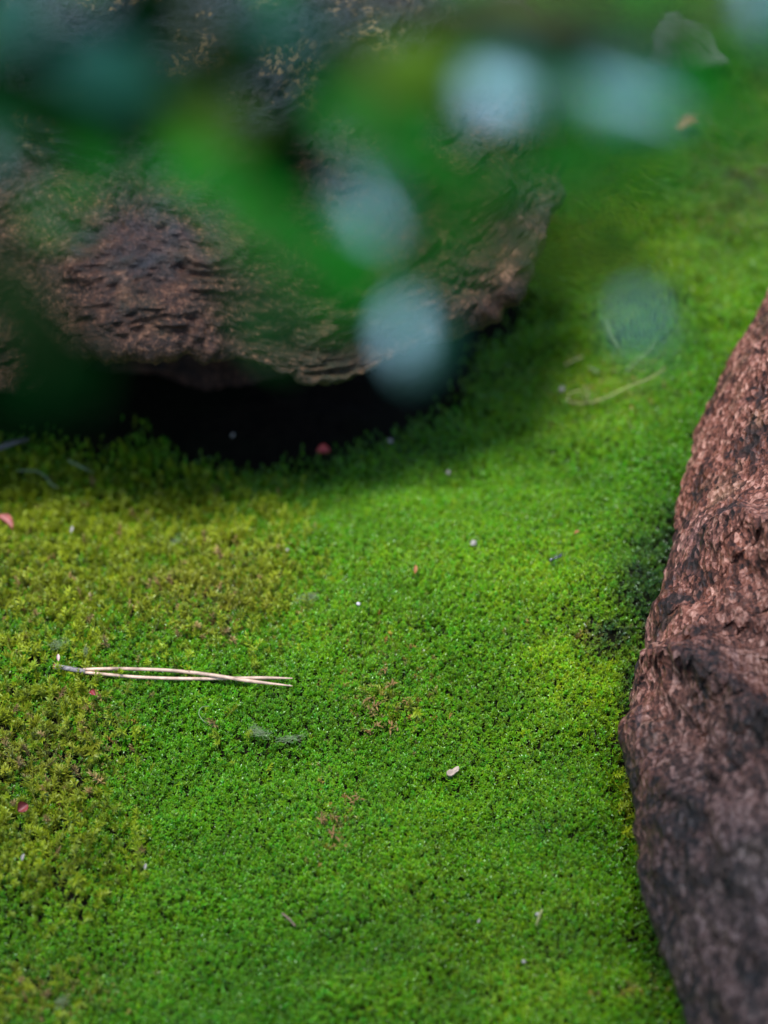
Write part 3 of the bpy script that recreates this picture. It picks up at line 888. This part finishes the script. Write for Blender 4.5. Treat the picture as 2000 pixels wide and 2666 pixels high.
# ------------------------------------------------------------------ shrub hanging into the view: twigs and glossy leaves
def shrub_leaf_mesh(L, W, fold, droop, seed):
    nl, nw = 16, 9
    u = np.linspace(0, 1, nl); v = np.linspace(-1, 1, nw)
    U, Vv = np.meshgrid(u, v, indexing='ij')
    wd = W * .5 * (np.sin(np.pi * U ** .82) ** .8) + 2e-5
    wav = 1 + .04 * np.sin(U * 17 + seed) * np.abs(Vv)
    X = U * L; Y = Vv * wd * wav
    Z = fold * np.abs(Vv) ** 1.3 * wd - droop * L * U ** 2 + .015 * L * np.sin(6 * U + seed) * Vv
    me = mesh_np('shrub_leaf', np.stack([X, Y, Z], -1).reshape(-1, 3), grid_faces(nl, nw))
    return me

M_leaf = mat_leaf('glossy_leaf', (.004, .080, .005), (.008, .13, .006), .42, .5, .05)
M_leafm = mat_leaf('blue_sheen_leaf', (.004, .034, .011), (.006, .045, .013), .2, .24, .45, .0, (.48, .74, 1.0))  # blue sky sheen put into the specular tint
M_leaf_shade = mat_leaf('shaded_leaf', (.0020, .014, .003), (.003, .026, .004), .06, .6, .02)  # leaf green darkened: shade painted into the colour
M_leafo = mat_leaf('young_leaf', (.030, .080, .004), (.045, .085, .005), .38, .5, .05)
M_bark = simple('shrub_bark', (.03, .022, .012), .9, .4, 400)
M_green = simple('green_twig', (.014, .024, .005), .8, .3, 400, .1)
LV = {}
for nm, mt in (('g', M_leaf), ('d', M_leaf_shade), ('o', M_leafo), ('m', M_leafm)):
    LV[nm] = []
    for k in range(3):
        me = shrub_leaf_mesh(1.0, (.50, .56, .46)[k], (.28, .18, .38)[k], (.10, .16, .05)[k], k)
        me.materials.append(mt); LV[nm].append(me)

shrub = empty('shrub', (-.42, .12, 0))
SB = np.array([-.42, .12, 0])
TW = []
def twig(pts, r0, r1, mat, n=40, name='twig'):
    P = spline(pts, n); TW.append(P)
    link(name, tube(P - SB, np.linspace(r0, r1, n), 8), mat, shrub)
# woody stem outside the view, arching over
twig([(-.42, .12, -.02), (-.41, .14, .15), (-.36, .19, .33), (-.27, .24, .46), (-.17, .27, .50), at_d(150, -260, .33)], .0045, .0022, M_bark, 60, 'stem')
twig([at_d(150, -260, .33), at_d(500, -150, .32), at_d(900, -60, .31), at_d(1350, 20, .30), at_d(1750, 60, .30), at_d(2300, -20, .31)], .0015, .0009, M_bark, 60)
twig([at_d(-100, -230, .33), at_d(-60, 100, .32), at_d(30, 420, .31), at_d(80, 760, .30), at_d(130, 960, .30)], .0010, .0005, M_green)
twig([at_d(500, -150, .32), at_d(540, 120, .31), at_d(590, 380, .31), at_d(640, 620, .30), at_d(700, 820, .30)], .0009, .0004, M_green)
twig([at_d(900, -60, .31), at_d(940, 180, .30), at_d(980, 420, .295), at_d(1040, 640, .29), at_d(1080, 820, .29)], .0009, .0004, M_green)
twig([at_d(1350, 20, .30), at_d(1420, 220, .30), at_d(1500, 420, .30), at_d(1580, 620, .30), at_d(1640, 760, .30)], .0009, .0004, M_green)
twig([at_d(540, 120, .31), at_d(350, 180, .31), at_d(200, 260, .31)], .0006, .0004, M_green, 24)
twig([at_d(980, 420, .295), at_d(1180, 520, .30), at_d(1350, 640, .30)], .0006, .0004, M_green, 24)
TWP = np.vstack(TW[1:])

def shrub_leaf(cx, cy, d, ang, L, kind, refl=None, nrm=None, wf=1.0, k=None):
    """leaf centred on a viewing ray at distance d; refl = (elevation, azimuth) of what its face mirrors to the lens"""
    if kind in 'go': L = L * .9
    c = at_d(cx, cy, d); v = CAM - c; v /= np.linalg.norm(v)
    if refl is not None:
        e, a = R(refl[0]), R(refl[1]); r_ = np.array([math.cos(e) * math.sin(a), math.cos(e) * math.cos(a), math.sin(e)])
        n = r_ + v
    else:
        n = np.array(nrm, float)
    n /= np.linalg.norm(n)
    a = R(ang); ax = math.cos(a) * RIGHT - math.sin(a) * UP
    # keep the seen direction: slide along the view ray until the axis lies in the leaf plane
    den = FWD @ n
    if abs(den) > .12: ax = ax - FWD * ((ax @ n) / den)
    else: ax = ax - n * (ax @ n)
    stretch = np.linalg.norm(ax); ax /= stretch
    sd_ = np.cross(n, ax)
    b = c - ax * L * .5
    k = random.randrange(3) if k is None else k
    o = bpy.data.objects.new('leaf', LV[kind][k]); COL.objects.link(o); o.parent = shrub
    Mx = Matrix(((ax[0], sd_[0] * wf, n[0], b[0] - SB[0]), (ax[1], sd_[1] * wf, n[1], b[1] - SB[1]), (ax[2], sd_[2] * wf, n[2], b[2] - SB[2]), (0, 0, 0, 1)))
    o.matrix_local = Mx @ Matrix.Diagonal((L, L, L, 1))
    # petiole from the nearest point of a twig to the leaf's base
    i = np.argmin(((TWP - b) ** 2).sum(1)); t = TWP[i]
    if np.linalg.norm(t - b) > .0015:
        midp = (t + b) / 2 + np.array([0, 0, .15]) * np.linalg.norm(t - b)
        link('petiole', tube(spline([t, midp, b + ax * L * .05], 10) - SB, .00035, 6), M_green, shrub)
    return o

S = shrub_leaf
SR = (SUN_EL, SUN_AZ)
SK = (55, 75)                                # blue part of the sky
# waxy leaves turned to the sky, its blue put into their tint
S(1318, 218, .295, 25, .0105, 'm', refl=(64, -104), wf=1.3)
S(1640, 240, .290, 25, .0125, 'm', refl=(64, -100), wf=1.2)
S(1720, 240, .300, 20, .0130, 'g', nrm=(0, -.2, 1))
S(965, 528, .29, 60, .0095, 'm', refl=(60, -92), wf=1.4)
S(1085, 868, .29, 100, .0090, 'm', refl=(58, -85), wf=1.3)
S(1672, 845, .30, 80, .0085, 'm', refl=SR, wf=1.3)
S(-20, 370, .31, 100, .0090, 'm', refl=(50, -50))
S(2010, 15, .30, 90, .0110, 'm', refl=(63, -100))
S(20, 35, .31, 120, .0120, 'm', refl=SK)
S(735, 65, .30, 20, .0120, 'm', refl=(45, 80))
S(300, 185, .30, 5, .0160, 'm', refl=(42, 90))
S(690, 835, .30, 60, .0110, 'd', nrm=(0, -.5, .8))
# bright green leaves
S(1530, 410, .30, 160, .0170, 'g', nrm=(-.2, -.55, .8))
S(1870, 235, .31, 5, .0150, 'g', nrm=(.2, .1, 1))
S(1000, 310, .30, 25, .0190, 'g', nrm=(-.1, -.5, .8), wf=1.1)
S(1080, 440, .30, 40, .0150, 'g', nrm=(.1, -.4, .9))
S(690, 590, .305, 30, .0140, 'g', nrm=(-.1, -.6, .7))
S(840, 710, .305, 35, .0140, 'g', nrm=(.2, -.5, .8))
S(1010, 760, .305, 40, .0110, 'g', nrm=(.1, -.4, .9))
S(470, 480, .32, 170, .0085, 'g', nrm=(.2, -.5, .8))
S(260, 470, .32, 20, .0075, 'g', nrm=(.2, -.5, .8))
S(1700, 40, .31, 5, .0180, 'g', nrm=(0, .1, 1))
for cx, cy, an, L in [(500, 420, 15, .0110), (620, 500, 25, .0120), (770, 590, 30, .0120), (920, 640, 20, .0100), (1160, 640, 35, .0120), (1230, 470, 60, .0100), (250, 420, 10, .0090), (1360, 430, 150, .0110), (1450, 260, 100, .0100), (1750, 420, 10, .0110), (1620, 560, 20, .0100), (150, 560, 20, .0070), (880, 800, 30, .0080)]:
    S(cx, cy, .305, an, L, 'g', nrm=(random.uniform(-.3, .3), -random.uniform(.5, .9), random.uniform(.4, .8)))
# olive, younger leaves
S(1580, 690, .31, 5, .0180, 'o', nrm=(.1, -.2, 1))
S(1440, 660, .32, 190, .0130, 'o', nrm=(-.2, -.2, 1))
S(1270, 560, .31, 40, .0110, 'o', nrm=(.2, -.4, .9))
S(560, 320, .31, 10, .0150, 'o', nrm=(0, -.8, .5), wf=.8)
S(1110, 165, .30, -14, .0180, 'o', nrm=(0, -.3, 1))
S(1330, 25, .31, 0, .0190, 'o', nrm=(0, -.2, 1))
S(1900, 50, .32, 10, .0150, 'o', nrm=(0, .1, 1))
S(1800, 140, .31, 15, .0130, 'g', nrm=(0, -.4, .9))
S(1930, 330, .32, 15, .0100, 'g', nrm=(0, -.4, .9))
# leaves whose shade is painted in as a near-black green
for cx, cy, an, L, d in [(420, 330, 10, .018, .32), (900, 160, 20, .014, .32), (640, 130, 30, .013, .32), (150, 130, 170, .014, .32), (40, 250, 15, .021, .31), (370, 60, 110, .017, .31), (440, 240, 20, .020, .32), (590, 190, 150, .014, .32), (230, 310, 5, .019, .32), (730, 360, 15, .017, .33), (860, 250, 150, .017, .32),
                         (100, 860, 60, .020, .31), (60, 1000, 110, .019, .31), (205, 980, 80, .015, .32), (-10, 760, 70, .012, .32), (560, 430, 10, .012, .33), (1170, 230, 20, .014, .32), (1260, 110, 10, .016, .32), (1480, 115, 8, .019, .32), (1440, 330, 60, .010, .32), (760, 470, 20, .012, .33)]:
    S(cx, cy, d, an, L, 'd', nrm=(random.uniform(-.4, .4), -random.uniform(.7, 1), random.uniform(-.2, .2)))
for cx, cy, an, L, d in [(-150, 100, 20, .016, .32), (-200, 500, 60, .016, .31), (-160, 900, 80, .016, .32), (200, -150, 70, .016, .32), (700, -150, 80, .016, .31), (1200, -120, 100, .016, .31), (1650, -120, 60, .016, .3), (2150, 120, 0, .016, .31), (2200, -80, 40, .016, .31)]:
    S(cx, cy, d, an, L, 'g', nrm=(random.uniform(-.4, .4), -random.uniform(.0, .6), 1))
# shrub leaves over the boulder, plus unseen ones added to block sky and sun
def low_leaf():
    U = np.array([0, .3, .65, 1.0]); wd = np.array([.02, .24, .22, .01])
    V = []
    for u, w_ in zip(U, wd): V += [(u, -w_, .06), (u, 0, 0), (u, w_, .06)]
    return np.array(V), grid_faces(4, 3)
def shading_leaves():
    rg = np.random.default_rng(5); LVt, LF = low_leaf(); VV = []; FF = []; k = 0
    def add(lo, hi, n, s0, s1):
        nonlocal k
        for i in range(n):
            c = rg.uniform(lo, hi)
            q = Vector((rg.normal(0, .5), rg.normal(0, .5), 1)).normalized()
            Mx = np.array(q.to_track_quat('Z', 'Y').to_matrix() @ Matrix.Rotation(rg.uniform(0, 6.28), 3, 'Z'))
            VV.append(LVt @ Mx.T * rg.uniform(s0, s1) + c - SB); FF.append(LF + k); k += len(LVt)
    add((-.62, .80, .34), (-.12, 1.20, .56), 420, .018, .028)
    add((-.12, .84, .42), (.14, 1.15, .58), 330, .018, .028)
    add((-.34, .34, .44), (.10, .49, .51), 420, .016, .026)  # added above the near moss only to dim it
    add((-.80, -.75, .0), (.80, -.32, .85), 3000, .022, .034)  # added behind the lens only to block sky light
    add((-.60, -.32, .0), (.60, .20, .12), 900, .018, .028)
    o = link('shading_foliage', mesh_np('shading_foliage', np.vstack(VV), np.vstack(FF)), M_leaf, shrub); o['kind'] = 'stuff'
shading_leaves()
for t_ in ([(-.41, .14, .15), (-.46, .35, .34), (-.40, .6, .44), (-.28, .8, .46), (-.1, 1.05, .48), (.1, 1.25, .5), (.35, 1.4, .52)], [(-.40, .6, .44), (-.25, .62, .45), (-.12, .44, .47), (.10, .42, .47)], [(-.28, .8, .46), (-.35, .95, .47), (-.45, 1.05, .46)]):
    twig(t_, .003, .001, M_bark, 40)  # unseen branches added to carry the shading leaves
tag(shrub, 'leafy shrub with small glossy green leaves hanging over the boulder and moss', 'shrub')
